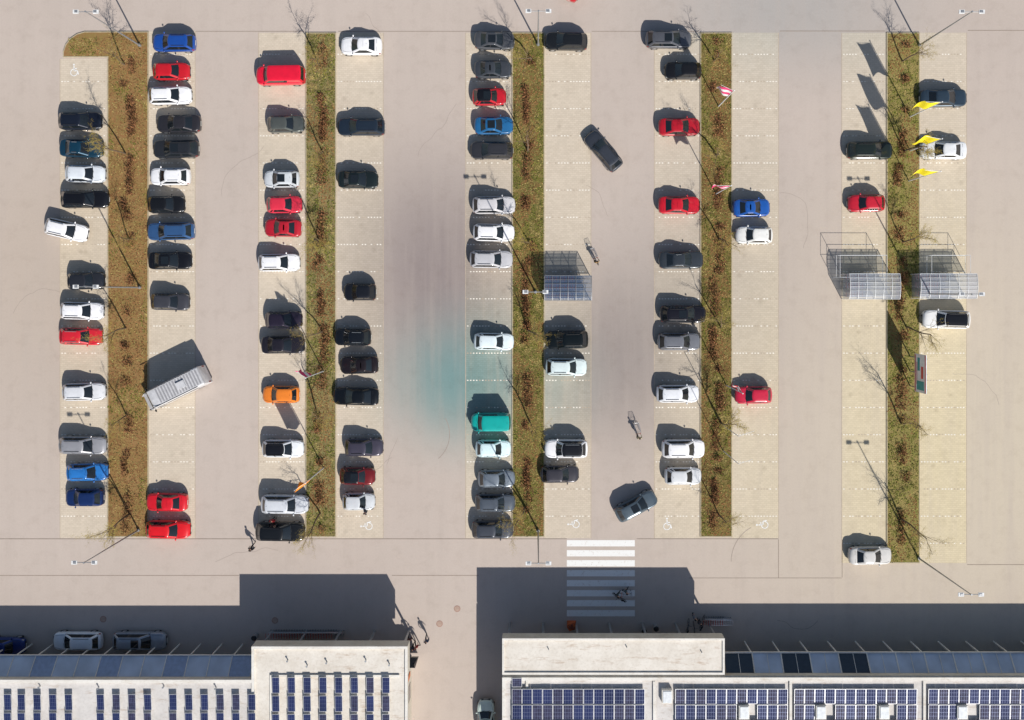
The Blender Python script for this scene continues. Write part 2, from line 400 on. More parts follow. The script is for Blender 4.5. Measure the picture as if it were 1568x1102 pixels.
def glassmat(name,col,tr):
    m,nt,bs=newmat(name); bs.inputs['Base Color'].default_value=(*col,1); bs.inputs['Roughness'].default_value=.2
    t=nt.nodes.new('ShaderNodeBsdfTransparent'); t.inputs[0].default_value=(.85,.9,.95,1)
    n=nt.nodes.new('ShaderNodeTexNoise'); n.inputs['Scale'].default_value=1.5; tc=nt.nodes.new('ShaderNodeTexCoord'); nt.links.new(tc.outputs['Object'],n.inputs['Vector'])
    mr=nt.nodes.new('ShaderNodeMapRange'); mr.inputs['To Min'].default_value=tr-.12; mr.inputs['To Max'].default_value=tr+.12; nt.links.new(n.outputs['Fac'],mr.inputs['Value'])
    mx=nt.nodes.new('ShaderNodeMixShader'); nt.links.new(mr.outputs[0],mx.inputs[0]); nt.links.new(bs.outputs[0],mx.inputs[1]); nt.links.new(t.outputs[0],mx.inputs[2])
    nt.links.new(mx.outputs[0],nt.nodes['Material Output'].inputs['Surface']); return m
G1=glassmat('shelter_polycarbonate_blue',lin(90,110,140),.5); G2=glassmat('shelter_polycarbonate_clear',lin(190,195,205),.55)
def shelter(x0,y0,x1,y1,gm,frame):
    z=2.35; a=P(x0,y1,z); c=P(x1,y0,z); L=c.x-a.x; W=c.y-a.y
    e=empty('shopping_cart_shelter',((a.x+c.x)/2,(a.y+c.y)/2,0))
    b=MB(); n=6
    for i in range(n+1):
        x=-L/2+L*i/n
        if i%2==0:
            for s in (-1,1): b.box((x,s*(W/2-.03),z/2),(.06,.06,z),0)
        for k in range(6):
            t0=-1+2*k/6; t1=-1+2*(k+1)/6
            f=lambda t:.22*(1-t*t)
            b.tube((x,t0*W/2,z+f(t0)),(x,t1*W/2,z+f(t1)),.03,.03,4,0)
    for k in range(7):
        t=-1+2*k/6; b.tube((-L/2,t*W/2,z+.22*(1-t*t)+.01),(L/2,t*W/2,z+.22*(1-t*t)+.01),.022,.022,4,0)
    for zz in (.3,1.0,1.7):
        for s in (-1,1): b.tube((-L/2,s*W/2,zz),(L/2,s*W/2,zz),.02,.02,4,0)
    for zz in (.5,.9): b.tube((-L/2,0,zz),(L/2,0,zz),.02,.02,4,0)
    b.obj('frame',[frame],parent=e)
    g=MB()
    for k in range(6):
        t0=-1+2*k/6; t1=-1+2*(k+1)/6; f=lambda t:.22*(1-t*t)-.035
        g.face([(-L/2,t0*W/2,z+f(t0)),(L/2,t0*W/2,z+f(t0)),(L/2,t1*W/2,z+f(t1)),(-L/2,t1*W/2,z+f(t1))])
    g.face([(-L/2,W/2-.06,.25),(L/2,W/2-.06,.25),(L/2,W/2-.06,2.2),(-L/2,W/2-.06,2.2)])
    g.face([(-L/2,-W/2+.06,.25),(L/2,-W/2+.06,.25),(L/2,-W/2+.06,2.2),(-L/2,-W/2+.06,2.2)])
    g.face([(-L/2+.05,-W/2+.1,.25),(-L/2+.05,W/2-.1,.25),(-L/2+.05,W/2-.1,2.2),(-L/2+.05,-W/2+.1,2.2)])
    g.obj('panels',[gm],parent=e)
    for r in (-.6,.1,.75):
        for k in range(random.randint(7,13)):
            o=bpy.data.objects.new('cart',CART); root().link(o); o.parent=e; o.location=(-L/2+.7+k*.27,r*W/2,0)
shelter(834,422,906,460,G1,M_galv); shelter(1301,419,1378,458,G2,M_white); shelter(1409,419,1496,457,G2,M_white)
for x0,x1,y0,y1,h in ((1275,1345,392,425,2.2),(1412,1470,392,420,2.2)):
    b=MB(); a=P(x0,y1);c=P(x1,y0)
    for x in (a.x,c.x):
        for y in (a.y,c.y): b.tube((x,y,0),(x,y,h),.025,.025,5,0)
    for zz in (1.1,h):
        b.tube((a.x,a.y,zz),(c.x,a.y,zz),.02,.02,4);b.tube((a.x,c.y,zz),(c.x,c.y,zz),.02,.02,4);b.tube((a.x,a.y,zz),(a.x,c.y,zz),.02,.02,4);b.tube((c.x,a.y,zz),(c.x,c.y,zz),.02,.02,4)
    b.obj('guard_rail_frame',[M_white])

# ---------------------------------------------------------------- cars
M_glass=simple('car_glass',(.012,.016,.02),.06,0,0,var=.05,spec=.7); M_trim=simple('black_trim',(.02,.02,.022),.6)
M_head=simple('headlamp',(.32,.34,.36),.15,.3); M_tail=simple('tail_lamp',(.22,.01,.01),.2); M_plate=simple('number_plate',(.7,.7,.66),.5)
M_rim=simple('alloy_rim',(.45,.46,.48),.3,.8)
paints={}
def paint(rgb,metal=None):
    if rgb not in paints:
        c=lin(*rgb); br=sum(c)/3
        if metal is None: metal=.0 if br>.5 or max(c)-min(c)>.25 else .35
        m=simple('car_paint',c,.32,metal,.7,var=.06,scale=2); paints[rgb]=m
    return paints[rgb]
def interp(tab,x):
    for (a,va),(b_,vb) in zip(tab,tab[1:]):
        if a<=x<=b_:
            t=(x-a)/(b_-a) if b_>a else 0; return va+(vb-va)*t
    return tab[0][1] if x<tab[0][0] else tab[-1][1]
TY={ # front glass base, roof front, roof rear, rear glass base (fractions of L), hood nose z, cowl z, deck z, tail z, roof z, W
 'hatch':(.25,.075,-.345,-.455,.74,.96,.98,.92,1.47,1.74),
 'sedan':(.235,.06,-.205,-.375,.72,.95,1.02,.96,1.43,1.78),
 'wagon':(.25,.08,-.37,-.47,.72,.95,.98,.93,1.46,1.78),
 'suv':(.255,.105,-.365,-.465,.92,1.08,1.12,1.05,1.68,1.86),
 'van':(.36,.22,-.465,-.49,.98,1.2,1.2,1.1,1.92,1.86)}
def car_mesh(kind,L,extra=0):
    gf,rf,rr,gr_,zn,zc,zd,ztail,zr,W=TY[kind]
    hw=W/2; mb=MB()
    xf=L/2; tab=[(-L/2,ztail-.02),(gr_*L,zd),(gr_*L*.2,zc+.02),(gf*L,zc),(gf*L+(xf-gf*L)*.6,zc-.35*(zc-zn)),(L/2,zn)]
    ds=[0,.03,.09,.2,.4,.65]
    xs=[-L/2+d for d in ds]; m0,m1=-L/2+.65,L/2-.65
    for i in range(1,9): xs.append(m0+(m1-m0)*i/9)
    xs+=[L/2-d for d in reversed(ds)]
    def wid(x):
        d=L/2-abs(x); k=max(0,1-d/.75)
        return hw*(1-(.27 if x>0 else .20)*k**2.6)
    def ztop(x):
        d=L/2-abs(x); z=interp(tab,x); k=max(0,1-d/.22); return z-.16*k**2
    rings=[]
    for x in xs:
        w=wid(x); zt=ztop(x); d=L/2-abs(x); zb=.2+.12*max(0,1-d/.3)
        h=zt-zb
        half=[(0,zb),(.88*w,zb),(.985*w,zb+.22*h),(w,zb+.5*h),(.985*w,zb+.75*h),(.955*w,zt-.06),(.89*w,zt-.012),(.78*w,zt),(.62*w,zt+.008),(.3*w,zt+.025),(0,zt+.03)]
        def bx(y): return x-(1 if x>0 else -1)*(.14*(y/hw)**2)*max(0,1-d/.6)
        ring=[(bx(y),y,z) for y,z in half]+[(bx(y),-y,z) for y,z in reversed(half[1:-1])]
        rings.append(ring)
    ns=len(rings)
    def bm(a,b_):
        if b_ in (0,19): return 2
        if a in (ns-4,ns-3) and b_ in (4,5,14,15): return 3
        if a in (1,2) and b_ in (3,4,15,16): return 5
        return 0
    mb.loft(rings,bm,capA=0,capB=0)
    NF,NS=6,10
    def ring(xf_,xr_,w,z,r=.16,bow=.13,rb=.08):
        pts=[];lab=[]
        def fx(y): return xf_-bow*(y/w)**2
        def rx(y): return xr_+rb*(y/w)**2
        ys=[-(w-r)+2*(w-r)*i/NF for i in range(NF+1)]
        for i,y in enumerate(ys): pts.append((fx(y),y,z)); lab.append('F' if i<NF else 'C')
        cxx,cy=fx(w-r)-r,w-r
        for a in (30,60): t=math.radians(a); pts.append((cxx+r*math.cos(t),cy+r*math.sin(t),z)); lab.append('C')
        xa,xb=cxx,rx(w-r)+r
        for i in range(NS+1):
            x=xa+(xb-xa)*i/NS; pts.append((x,w,z)); lab.append(('S',i) if i<NS else 'C')
        for a in (120,150): t=math.radians(a); pts.append((xb+r*math.cos(t),cy+r*math.sin(t),z)); lab.append('C')
        for i,y in enumerate(reversed(ys)): pts.append((rx(y),y,z)); lab.append('R' if i<NF else 'C')
        for a in (210,240): t=math.radians(a); pts.append((xb+r*math.cos(t),-cy+r*math.sin(t),z)); lab.append('C')
        for i in range(NS+1):
            x=xb+(xa-xb)*i/NS; pts.append((x,-w,z)); lab.append(('S',NS-1-i) if i<NS else 'C')
        for a in (300,330): t=math.radians(a); pts.append((cxx+r*math.cos(t),-cy+r*math.sin(t),z)); lab.append('C')
        return pts,lab
    wb=hw*.90; wr=hw*(.69 if kind!='van' else .82)
    XF0,XF1,XR1,XR0=gf*L,rf*L,rr*L,gr_*L
    zb_=min(ztop(XF0),ztop(XR0))-.03
    zz=[(zb_,0.0),(zb_+.06,0.08),(zr-.08,.95),(zr-.035,1.0)]
    rings=[]
    for z,t in zz:
        pts,lab=ring(XF0+(XF1-XF0)*t,XR0+(XR1-XR0)*t,wb+(wr-wb)*t,z); rings.append(pts)
    for ins_,z in ((.07,zr-.008),(.2,zr+.012),(.42,zr+.022)):
        pts,_=ring(XF1-ins_,XR1+ins_,wr-ins_*.9,z,.12); rings.append(pts)
    solid_side= kind=='van' and extra!=2
    def mf(a,b_):
        l=lab[b_]
        if a==0: return 2
        if a==1:
            if l in('F','R'): return 1
            if l=='C': return 0
            i=l[1]
            if i==5: return 2
            if i in(8,) and kind in('hatch',): return 0
            if solid_side and i>=5: return 0
            return 1
        if a==2: return 0
        return 7
    mb.loft(rings,mf,capB=7)
    if extra==1: mb.box(((rf-.09)*L-.1,0,zr+.012),(.75,.78,.035),1)
    if extra==2 or kind in('wagon','suv'):
        for s in(-1,1): mb.tube((XF1-.35,s*(wr-.10),zr+.055),(XR1+.3,s*(wr-.10),zr+.055),.022,.022,6,2 if extra!=2 else 3)
    for s in(-1,1):
        prev=None
        for k in range(7):
            x=XF0+.02+(L/2-.32-XF0)*k/6; y=s*hw*(.80-.16*(k/6)**2); z=ztop(x)+.006
            p=Vector((x,y,z))
            if prev: mb.tube(prev,p,.011,.011,4,2,False)
            prev=p
        mb.ell((XF0-.22,s*(hw+.05),zc+.05),(.08,.11,.07),0,8,5)
        mb.tube((XF0-.2,s*(hw-.1),zc-.02),(XF0-.22,s*(hw+.03),zc+.03),.02,.02,5,2)
        for x in (L*.315,-L*.305):
            mb.tube((x,s*(hw-.25),.32),(x,s*(hw-.005),.32),.32,.32,18,4); mb.tube((x,s*(hw-.006),.32),(x,s*(hw+.006),.32),.21,.2,12,6)
            mb.tube((x,s*(hw-.3),.34),(x,s*(hw-.012),.34),.385,.385,18,2)
    mb.tube((XF0+.01,-.45,ztop(XF0)+.03),(XF0-.12,.05,ztop(XF0)+.1),.012,.01,4,2); mb.tube((XF0+.01,.1,ztop(XF0)+.03),(XF0-.12,.55,ztop(XF0)+.1),.012,.01,4,2)
    mb.box((L/2-.02,0,.5),(.05,.9,.2),2); mb.box((L/2+.005,0,.42),(.02,.5,.11),8); mb.box((-L/2-.005,0,.62),(.02,.5,.11),8)
    if kind=='sedan': mb.tube((XR0-.02,-hw*.7,zd+.005),(XR0-.02,hw*.7,zd+.005),.012,.012,4,2)
    mb.tube((XR1+.25,0,zr),(XR1+.1,0,zr+.2),.01,.006,4,2)
    return mb.mesh(kind+'_car',[None,M_glass,M_trim,M_head,M_rub,M_tail,M_rim,None,M_plate],38)
cache={}
def car(px,py,Lp,rgb,kind=None,ang=None,roof=None,extra=None,name='parked_car'):
    L=max(round(Lp/15.2/.15)*.15,3.3)
    if extra is None: extra=random.choice((0,0,0,0,1,2))
    if ang is None: ang=0
    ang+=random.uniform(-1.4,1.4)
    key=(kind,L,extra)
    if key not in cache: cache[key]=car_mesh(kind,L,extra)
    p=P(px,py,.75,0.0)
    o=inst(name,cache[key],p,math.radians(ang))
    o.material_slots[0].link='OBJECT'; o.material_slots[0].material=paint(rgb)
    o.material_slots[7].link='OBJECT'; o.material_slots[7].material=paint(roof or rgb)
    return o
BK=(22,22,26); WH=(238,238,240); RD=(190,24,36); NV=(28,34,48); TL=(20,62,84)
R0=0; R1=180
for a in ((122,185,66,NV,'wagon',R0),(124,227,66,TL,'sedan',R0),(130,266,62,(214,220,226),'hatch',R0),(129,305,74,BK,'wagon',R0),
 (101,352,66,WH,'wagon',-14),(131,430,58,(46,48,54),'hatch',R0),(125,476,67,WH,'wagon',R0),(123,515,66,(205,34,48),'hatch',R0),
 (128,600,67,(214,216,220),'wagon',R0),(126,682,72,(168,168,172),'wagon',R0),(133,723,64,(42,116,190),'hatch',R0),(129,762,60,(28,52,104),'hatch',R1),
 (266,65,66,(26,72,152),'wagon',R1),(262,109,58,RD,'hatch',R0),(260,146,67,WH,'wagon',R0),(273,189,68,(52,50,54),'sedan',R1),(269,228,70,(48,50,54),'wagon',R1),
 (260,270,61,WH,'hatch',R1),(254,313,58,(26,26,28),'hatch',R0),(261,354,72,(60,98,146),'wagon',R1),(260,399,67,BK,'sedan',R0),(260,462,60,(72,72,78),'hatch',R0),
 (255,769,63,(208,24,38),'sedan',R1),(257,811,69,(214,20,28),'wagon',R0),
 (437,190,57,(92,96,92),'hatch',R0),(431,274,54,(206,210,214),'hatch',R1),(435,313,54,(214,48,70),'hatch',R0),(433,349,58,(180,28,44),'sedan',R1),
 (427,402,63,WH,'wagon',R0),(434,490,58,(44,36,52),'hatch',R0),(433,528,66,(40,36,44),'sedan',R0),(430,604,56,(230,128,40),'hatch',R1),(433,687,63,(232,236,240),'wagon',R0),
 (436,772,72,(206,210,216),'suv',R0),(429,814,75,(20,22,24),'suv',R0),
 (553,70,63,WH,'sedan',R1),(553,194,73,(40,52,66),'wagon',R1),(548,275,62,(30,40,40),'sedan',R0),(551,447,50,(28,30,36),'hatch',R1),(540,516,56,(20,24,30),'hatch',R1),
 (550,559,60,(34,24,26),'sedan',R1),(545,607,70,(14,18,22),'sedan',R1),(557,685,60,(74,70,84),'wagon',R0),(547,729,54,(120,20,26),'hatch',R0),(549,768,50,(200,204,208),'hatch',R0),
 (757,62,62,(88,90,94),'sedan',R0),(755,106,56,(72,76,82),'sedan',R0),(749,148,53,(188,24,38),'hatch',R0),(756,192,60,(34,98,148),'sedan',R0),(753,230,66,(62,62,66),'wagon',R1),
 (756,314,66,(206,204,206),'wagon',R0),(756,356,63,WH,'wagon',R0),(752,397,66,(190,190,194),'wagon',R0),(756,523,61,(222,234,238),'hatch',R0),
 (752,646,62,(14,166,158),'van',R1),(755,687,54,(216,238,242),'hatch',R0),(760,733,56,(132,142,152),'hatch',R0),(758,770,62,(92,100,110),'wagon',R0),(754,811,64,(72,76,84),'wagon',R0),
 (867,63,66,(34,36,38),'wagon',R1),(868,520,66,(8,18,18),'suv',R1),(867,562,63,(214,228,228),'wagon',R0),(867,687,65,WH,'suv',R1),(857,726,60,(66,64,70),'hatch',R0),
 (1024,60,70,(96,98,104),'wagon',R0),(1046,108,58,(30,30,32),'hatch',R1),(1040,194,63,(176,22,38),'sedan',R0),(1040,314,63,(194,22,40),'sedan',R0),(1043,398,69,(60,66,72),'sedan',R0),
 (1046,481,70,(26,24,32),'wagon',R0),(1040,523,67,(126,128,134),'wagon',R0),(1038,603,65,(228,230,234),'wagon',R0),(1046,687,65,WH,'suv',R0),(1046,729,57,(214,216,218),'hatch',R0),
 (1151,318,58,(28,84,164),'sedan',R0),(1155,360,57,(232,232,228),'hatch',R1),(1154,605,58,(200,36,66),'hatch',R1),
 (1332,230,70,(36,46,42),'wagon',R0),(1327,311,58,(192,30,50),'hatch',R1),(1333,851,66,(206,204,200),'sedan',R0),
 (1445,150,72,(54,70,84),'sedan',R0),(1445,230,71,(226,228,230),'sedan',R1),(1449,489,72,(236,236,234),'suv',R1),
 (118,982,76,(220,226,232),'wagon',R1),(213,982,82,(150,158,168),'wagon',R0),(8,990,60,(20,50,120),'hatch',R0),
 (744,1100,54,(205,220,212),'hatch',90)):
    roof=BK if a[:2] in ((749,148),(867,687),(1449,489),(547,729),(433,687)) else None
    car(*a,roof=roof)
car(924,231,70,(66,70,78),'wagon',130,name='driving_car'); car(974,775,68,(88,102,112),'hatch',28,name='driving_car'); car(882,-30,64,RD,'sedan',68,name='driving_car')
car(430,116,76,(222,24,54),'van',R1,extra=0,name='parked_van')
def minibus():
    L,W,h=6.8,2.0,2.55; b=MB()
    def sec(x,w,z0,z1,r=.16):
        pts=[(w,z0),(w,z0+.8)]
        for a in range(0,91,18): t=math.radians(a); pts.append((w*.97-r+r*math.cos(t),z1-r+r*math.sin(t)))
        return [(x,y,z) for y,z in pts]+[(x,-y,z) for y,z in reversed(pts)]
    st=[(-L/2,.92,.4,2.4),(-L/2+.1,.98,.35,h),(-1.5,1,.3,h),(1.3,1,.3,h),(2.1,.99,.3,h-.1),(2.35,.98,.3,2.25),(2.75,.97,.3,1.55),(2.95,.96,.3,1.25),(3.2,.9,.32,1.1),(3.34,.82,.35,.95),(3.4,.74,.4,.75)]
    b.loft([sec(x,w*W/2,a,c) for x,w,a,c in st],lambda A,B:1 if A in(5,) and 3<B<12 else(0),capA=0,capB=2)
    for k in range(15):
        x=-3.2+k*.31; b.box((x,0,h+.015),(.07,1.62,.05),0)
        b.box((x+.155,0,h+.004),(.16,1.5,.02),7)
    for s in(-1,1): b.box((0,s*.88,h-.0),(5.2,.05,.06),2)
    for s in (-1,1):
        for x in(2.2,-2.1):
            b.tube((x,s*.72,.36),(x,s*1.0,.36),.36,.36,18,4); b.tube((x,s*.99,.36),(x,s*1.015,.36),.22,.22,12,5)
        b.box((1.75,s*.985,1.7),(.8,.03,.55),1); b.box((-.6,s*.99,1.75),(3.4,.03,.6),1)
        b.ell((2.55,s*1.17,1.65),(.08,.14,.17),2,8,5); b.tube((2.5,s*.95,1.6),(2.55,s*1.1,1.62),.025,.025,5,2)
        b.ell((3.14,s*.68,.93),(.16,.16,.12),3,8,6); b.box((-3.41,s*.85,1.1),(.04,.15,.45),6)
    b.box((-1.2,0,h+.1),(.9,.7,.16),0)
    return b.mesh('minibus',[simple('van_silver',lin(206,206,208),.4,.1,.4),M_glass,M_trim,M_head,M_rub,M_rim,M_tail,simple('van_roof_groove',lin(150,150,154),.5)],35)
inst('minibus',minibus(),P(269,595,1.2,0),math.radians(206))

# ---------------------------------------------------------------- people
M_skin=simple('skin',lin(205,160,135),.6,var=.04); M_hair=simple('hair',lin(50,36,28),.8); M_eye=simple('eye',(.03,.02,.02),.3)
def person_mesh(kind):
    J={}; E=[]
    def j(n,p,r): J[n]=(len(J),Vector(p),r)
    def e(*ns):
        for a,b_ in zip(ns,ns[1:]): E.append((J[a][0],J[b_][0]))
    j('pel',(0,0,.96),.15); j('sp',(.01,0,1.15),.125); j('ch',(.02,0,1.35),.15); j('nk',(.03,0,1.5),.055); j('hd',(.05,0,1.6),.06)
    e('pel','sp','ch','nk','hd')
    for s,n in((1,'l'),(-1,'r')):
        st=.32*s if kind!='stand' else .04*s
        j(n+'hip',(0,s*.10,.9),.10); j(n+'kn',(st*.55+.05,s*.10,.5),.065); j(n+'an',(st-.02,s*.10,.09),.045); j(n+'to',(st+.14,s*.12,.045),.04)
        e('pel',n+'hip',n+'kn',n+'an',n+'to')
        j(n+'sh',(.01,s*.19,1.42),.065)
        if kind=='push': el=(.12,s*.26,1.17); wr=(.38,s*.2,1.05)
        else: el=(-.12*s if kind=='walk' else -.02,s*.25,1.15); wr=(el[0]+.12,s*.26,.92)
        j(n+'el',el,.045); j(n+'wr',wr,.028)
        d=(Vector(wr)-Vector(el)).normalized(); hp=Vector(wr)+d*.07; j(n+'hn',hp,.03)
        e('ch',n+'sh',n+'el',n+'wr',n+'hn')
        for k,(off,Lf) in enumerate(((-.03,.065),(-.01,.08),(.01,.075),(.03,.06))):
            side=Vector((1,0,0)) if kind!='push' else Vector((0,1,0))
            f1=hp+side*off+d*.045; f2=f1+d*Lf*.5+Vector((0,-s*.012,-.015))
            j(n+'f%d'%k,f1,.009); j(n+'g%d'%k,f2,.007); e(n+'hn',n+'f%d'%k,n+'g%d'%k)
        t1=Vector(wr)+d*.04+(Vector((.035,0,0)) if kind!='push' else Vector((0,-s*.035,0))); j(n+'th',t1,.01); j(n+'t2',t1+d*.03,.008); e(n+'wr',n+'th',n+'t2')
    me=bpy.data.meshes.new('p'); me.from_pydata([v[1] for v in J.values()],E,[]); o=bpy.data.objects.new('p',me); root().link(o)
    o.modifiers.new('s','SKIN'); lay=me.skin_vertices[0].data
    for i,v in enumerate(J.values()): lay[i].radius=(v[2],v[2]); lay[i].use_root=(i==0)
    o.modifiers.new('u','SUBSURF').levels=1
    dg=bpy.context.evaluated_depsgraph_get(); ev=o.evaluated_get(dg); m2=ev.to_mesh()
    mb=MB(); mb.v=[tuple(v.co) for v in m2.vertices]; hands=[J['lhn'][1].copy(),J['rhn'][1].copy()]
    for p in m2.polygons:
        c=p.center; mb.f.append(tuple(p.vertices))
        if any((c-h_).length<.12 for h_ in hands) and not(abs(c.y)<.17): m=2
        elif c.z>1.5: m=2
        elif c.z<.1: m=4
        elif c.z<.93: m=1
        else: m=0
        mb.m.append(m)
    bpy.data.objects.remove(o)
    mb.ell((.06,0,1.68),(.10,.078,.12),2,14,10); mb.ell((.035,0,1.71),(.108,.086,.105),3,14,8)
    mb.tube((.155,0,1.69),(.175,0,1.655),.008,.016,6,2)
    for s in(-1,1): mb.ell((.15,s*.033,1.685),(.012,.014,.008),5,6,4); mb.ell((.05,s*.08,1.675),(.02,.012,.03),2,6,4)
    mb.box((.155,0,1.625),(.012,.045,.008),6)
    return mb
def person(px,py,ang,kind,top,leg,cart=False,bag=False):
    mb=person_mesh(kind)
    if bag: mb.ell((-.17,0,1.25),(.12,.16,.22),4,10,6)
    mb.obj('pedestrian',[simple('jacket',lin(*top),.85),simple('trousers',lin(*leg),.9),M_skin,M_hair,simple('shoes',(.04,.035,.03),.6),M_eye,simple('lips',lin(150,80,75),.6)],60,loc=P(px,py),rz=math.radians(ang))
    if cart:
        a=math.radians(ang); p=P(px,py)+Vector((math.cos(a),math.sin(a),0))*1.0
        inst('shopping_cart',CART,p,a)
person(913,402,110,'push',(150,120,70),(60,55,50),True)
person(977,668,100,'push',(190,176,140),(80,75,70),True)
person(944,906,0,'push',(36,52,50),(40,44,50),True)
person(957,901,10,'walk',(60,80,84),(30,30,36))
person(390,835,60,'walk',(40,42,48),(30,30,36),False,True)
person(422,793,80,'stand',(150,30,36),(40,40,50)); person(428,800,150,'stand',(30,30,36),(30,34,50))
person(629,973,100,'walk',(70,40,40),(30,32,44)); person(640,984,120,'walk',(150,50,50),(40,40,46)); person(634,987,60,'walk',(40,44,60),(30,30,34))
person(655,975,95,'walk',(50,64,90),(40,40,52))
person(563,780,200,'stand',(40,44,56),(36,36,40)); person(1069,948,80,'stand',(40,46,60),(30,30,36)); person(1060,940,20,'stand',(90,96,110),(40,40,44))
def bike():
    b=MB()
    for x in(-.5,.52):
        n=20
        for k in range(n):
            a0,a1=2*math.pi*k/n,2*math.pi*(k+1)/n
            b.tube((x+.33*math.cos(a0),0,.34+.33*math.sin(a0)),(x+.33*math.cos(a1),0,.34+.33*math.sin(a1)),.018,.018,5,1,False)
            if k%2==0: b.tube((x,0,.34),(x+.33*math.cos(a0),0,.34+.33*math.sin(a0)),.003,.003,3,0,False)
    for p,q in(((-.5,0,.34),(-.05,0,.3)),((-.5,0,.34),(-.15,0,.78)),((-.05,0,.3),(-.2,0,.92)),((-.05,0,.3),(.38,0,.72)),((-.14,0,.76),(.36,0,.82)),((.35,0,.95),(.52,0,.34))): b.tube(p,q,.02,.02,6,0)
    b.tube((.34,-.28,1.0),(.34,.28,1.0),.015,.015,6,1); b.ell((-.22,0,.95),(.14,.07,.04),1,8,5); b.tube((-.05,-.12,.3),(-.05,.12,.3),.02,.02,5,1)
    b.box((-.5,0,.72),(.35,.14,.02),1)
    return b.mesh('bicycle',[simple('bike_frame',lin(90,96,106),.4,.5),M_rub])
BK_=bike()
for px,py,a in((1052,958,80),(1062,962,95),(1074,952,70),(948,913,150)): inst('bicycle',BK_,P(px,py),math.radians(a))
for k in range(9): inst('shopping_cart',CART,P(1083+k*3.6,948),0)
for k in range(26): inst('shopping_cart',CART,P(420+k*4,968),0)
for px,py in((985,962),(393,972),(1003,958)):
    b=MB(); b.tube((0,0,0),(0,0,.9),.22,.26,14,0); b.tube((0,0,.9),(0,0,.98),.28,.2,14,1); b.tube((0,0,.98),(0,0,.99),.1,.1,10,2)
    b.obj('litter_bin',[M_galv,M_trim,M_rub],40,loc=P(px,py))
b=MB()
for k in range(4): b.box((0,0,.12+.22*k),(.9-.05*k,.7,.18),0,rz=.1*k)
for k in range(5): b.ell((random.uniform(-.3,.3),random.uniform(-.2,.2),.92),(.14,.14,.12),1,8,5)
b.obj('flower_crate_display',[simple('orange_crate',lin(196,96,50),.7),simple('plant_leaves',lin(120,60,40),.8)],loc=P(875,955))

# ---------------------------------------------------------------- buildings
def weather(name,a,b2,rust,k=.5,sc_=.5,lo=.55):
    m,nt,b=newmat(name); tc=nt.nodes.new('ShaderNodeTexCoord').outputs['Object']
    c=mixc(nt,noise(nt,tc,sc_,7,.7),a,b2)
    c=mixc(nt,noise(nt,tc,.9,8,.75,(.5,2,1),lo,lo+.14),c,rust,k=k)
    c=mixc(nt,noise(nt,tc,4,6,.8,lo=.5,hi=.7),c,(.75,.74,.72),'MULTIPLY',k=.4)
    nt.links.new(c,b.inputs['Base Color']); b.inputs['Roughness'].default_value=.85; return m
M_wall=weather('cream_render',lin(215,208,192),lin(200,192,176),lin(160,140,110),.3)
M_roof=weather('white_roof_membrane',lin(224,218,208),lin(208,200,188),lin(160,128,98),.5,.5,.55)
M_roof2=weather('grey_roof_membrane',lin(214,210,206),lin(198,194,190),lin(158,132,104),.45)
M_cop=weather('parapet_coping',lin(230,227,220),lin(216,211,202),lin(170,150,120),.4)
M_cell=simple('solar_cells',lin(38,46,86),.15,.1,.5,var=.3,scale=.35); M_cellr=simple('solar_cells_brown',lin(58,56,80),.15,.1,.5,var=.3)
M_line=simple('solar_busbar',lin(120,130,160),.4,.5); M_fr=simple('panel_frame',lin(206,208,212),.4,.4)
M_wglass=simple('facade_glass',(.03,.04,.05),.08,spec=.9)
M_awn=simple('awning_sheet',lin(184,194,208),.4,.1,var=.15,scale=.6)
def xy(px,py,z): p=P(px,py,z); return p.x,p.y
ZR=5.0
def block(mb,x0,y0,x1,y1,z0,z1,m):
    mb.box(((x0+x1)/2,(y0+y1)/2,(z0+z1)/2),(x1-x0,y1-y0,z1-z0),m)
def parapet(mb,x0,y0,x1,y1,zt,w=.28,h=.35,m=0,sides='NSEW'):
    if 'N' in sides: block(mb,x0,y1-w,x1,y1,zt,zt+h,m)
    if 'S' in sides: block(mb,x0,y0,x1,y0+w,zt,zt+h,m)
    if 'W' in sides: block(mb,x0,y0+w,x0+w,y1-w,zt,zt+h-.003,m)
    if 'E' in sides: block(mb,x1-w,y0+w,x1,y1-w,zt,zt+h-.003,m)
def panels(parent,x0,x1,y1,rows,pw,ph,gx,gy,z,tilt=6,skip=()):
    b=MB(); x=x0; t=math.radians(tilt)
    while x+pw<=x1+1e-3:
        y=y1
        for r in range(rows):
            if not any(a<=x<=c and d<=r<=e_ for a,c,d,e_ in skip):
                tt=t+random.uniform(-.02,.02)
                cx,cy=x+pw/2,y-ph/2; R=Matrix.Rotation(tt,3,'X')
                zc_=z+.25+math.sin(t)*ph/2
                b.box((cx,cy,zc_),(pw,ph,.04),0,M=R)
                n=Vector((0,-math.sin(tt),math.cos(tt)))
                m=1 if random.random()<.75 else 3
                b.box(Vector((cx,cy,zc_))+n*.022,(pw-.07,ph-.07,.006),m,M=R)
                for k in range(1,4): b.box(Vector((cx-pw/2+pw*k/4,cy,zc_))+n*.027,(.012,ph-.1,.004),2,M=R)
                for k in range(1,4):
                    dy=-ph/2+ph*k/4
                    b.box(Vector((cx,cy,zc_))+n*.029+R@Vector((0,dy,0)),(pw-.1,.014,.004),2,M=R)
                b.box((cx,cy+ph*.35,z+.12),(.05,.05,.24+2*math.sin(t)*ph*.35),0)
            y-=ph+gy
        x+=pw+gx
    b.obj('solar_panels',[M_fr,M_cell,M_line,M_cellr],parent=parent)
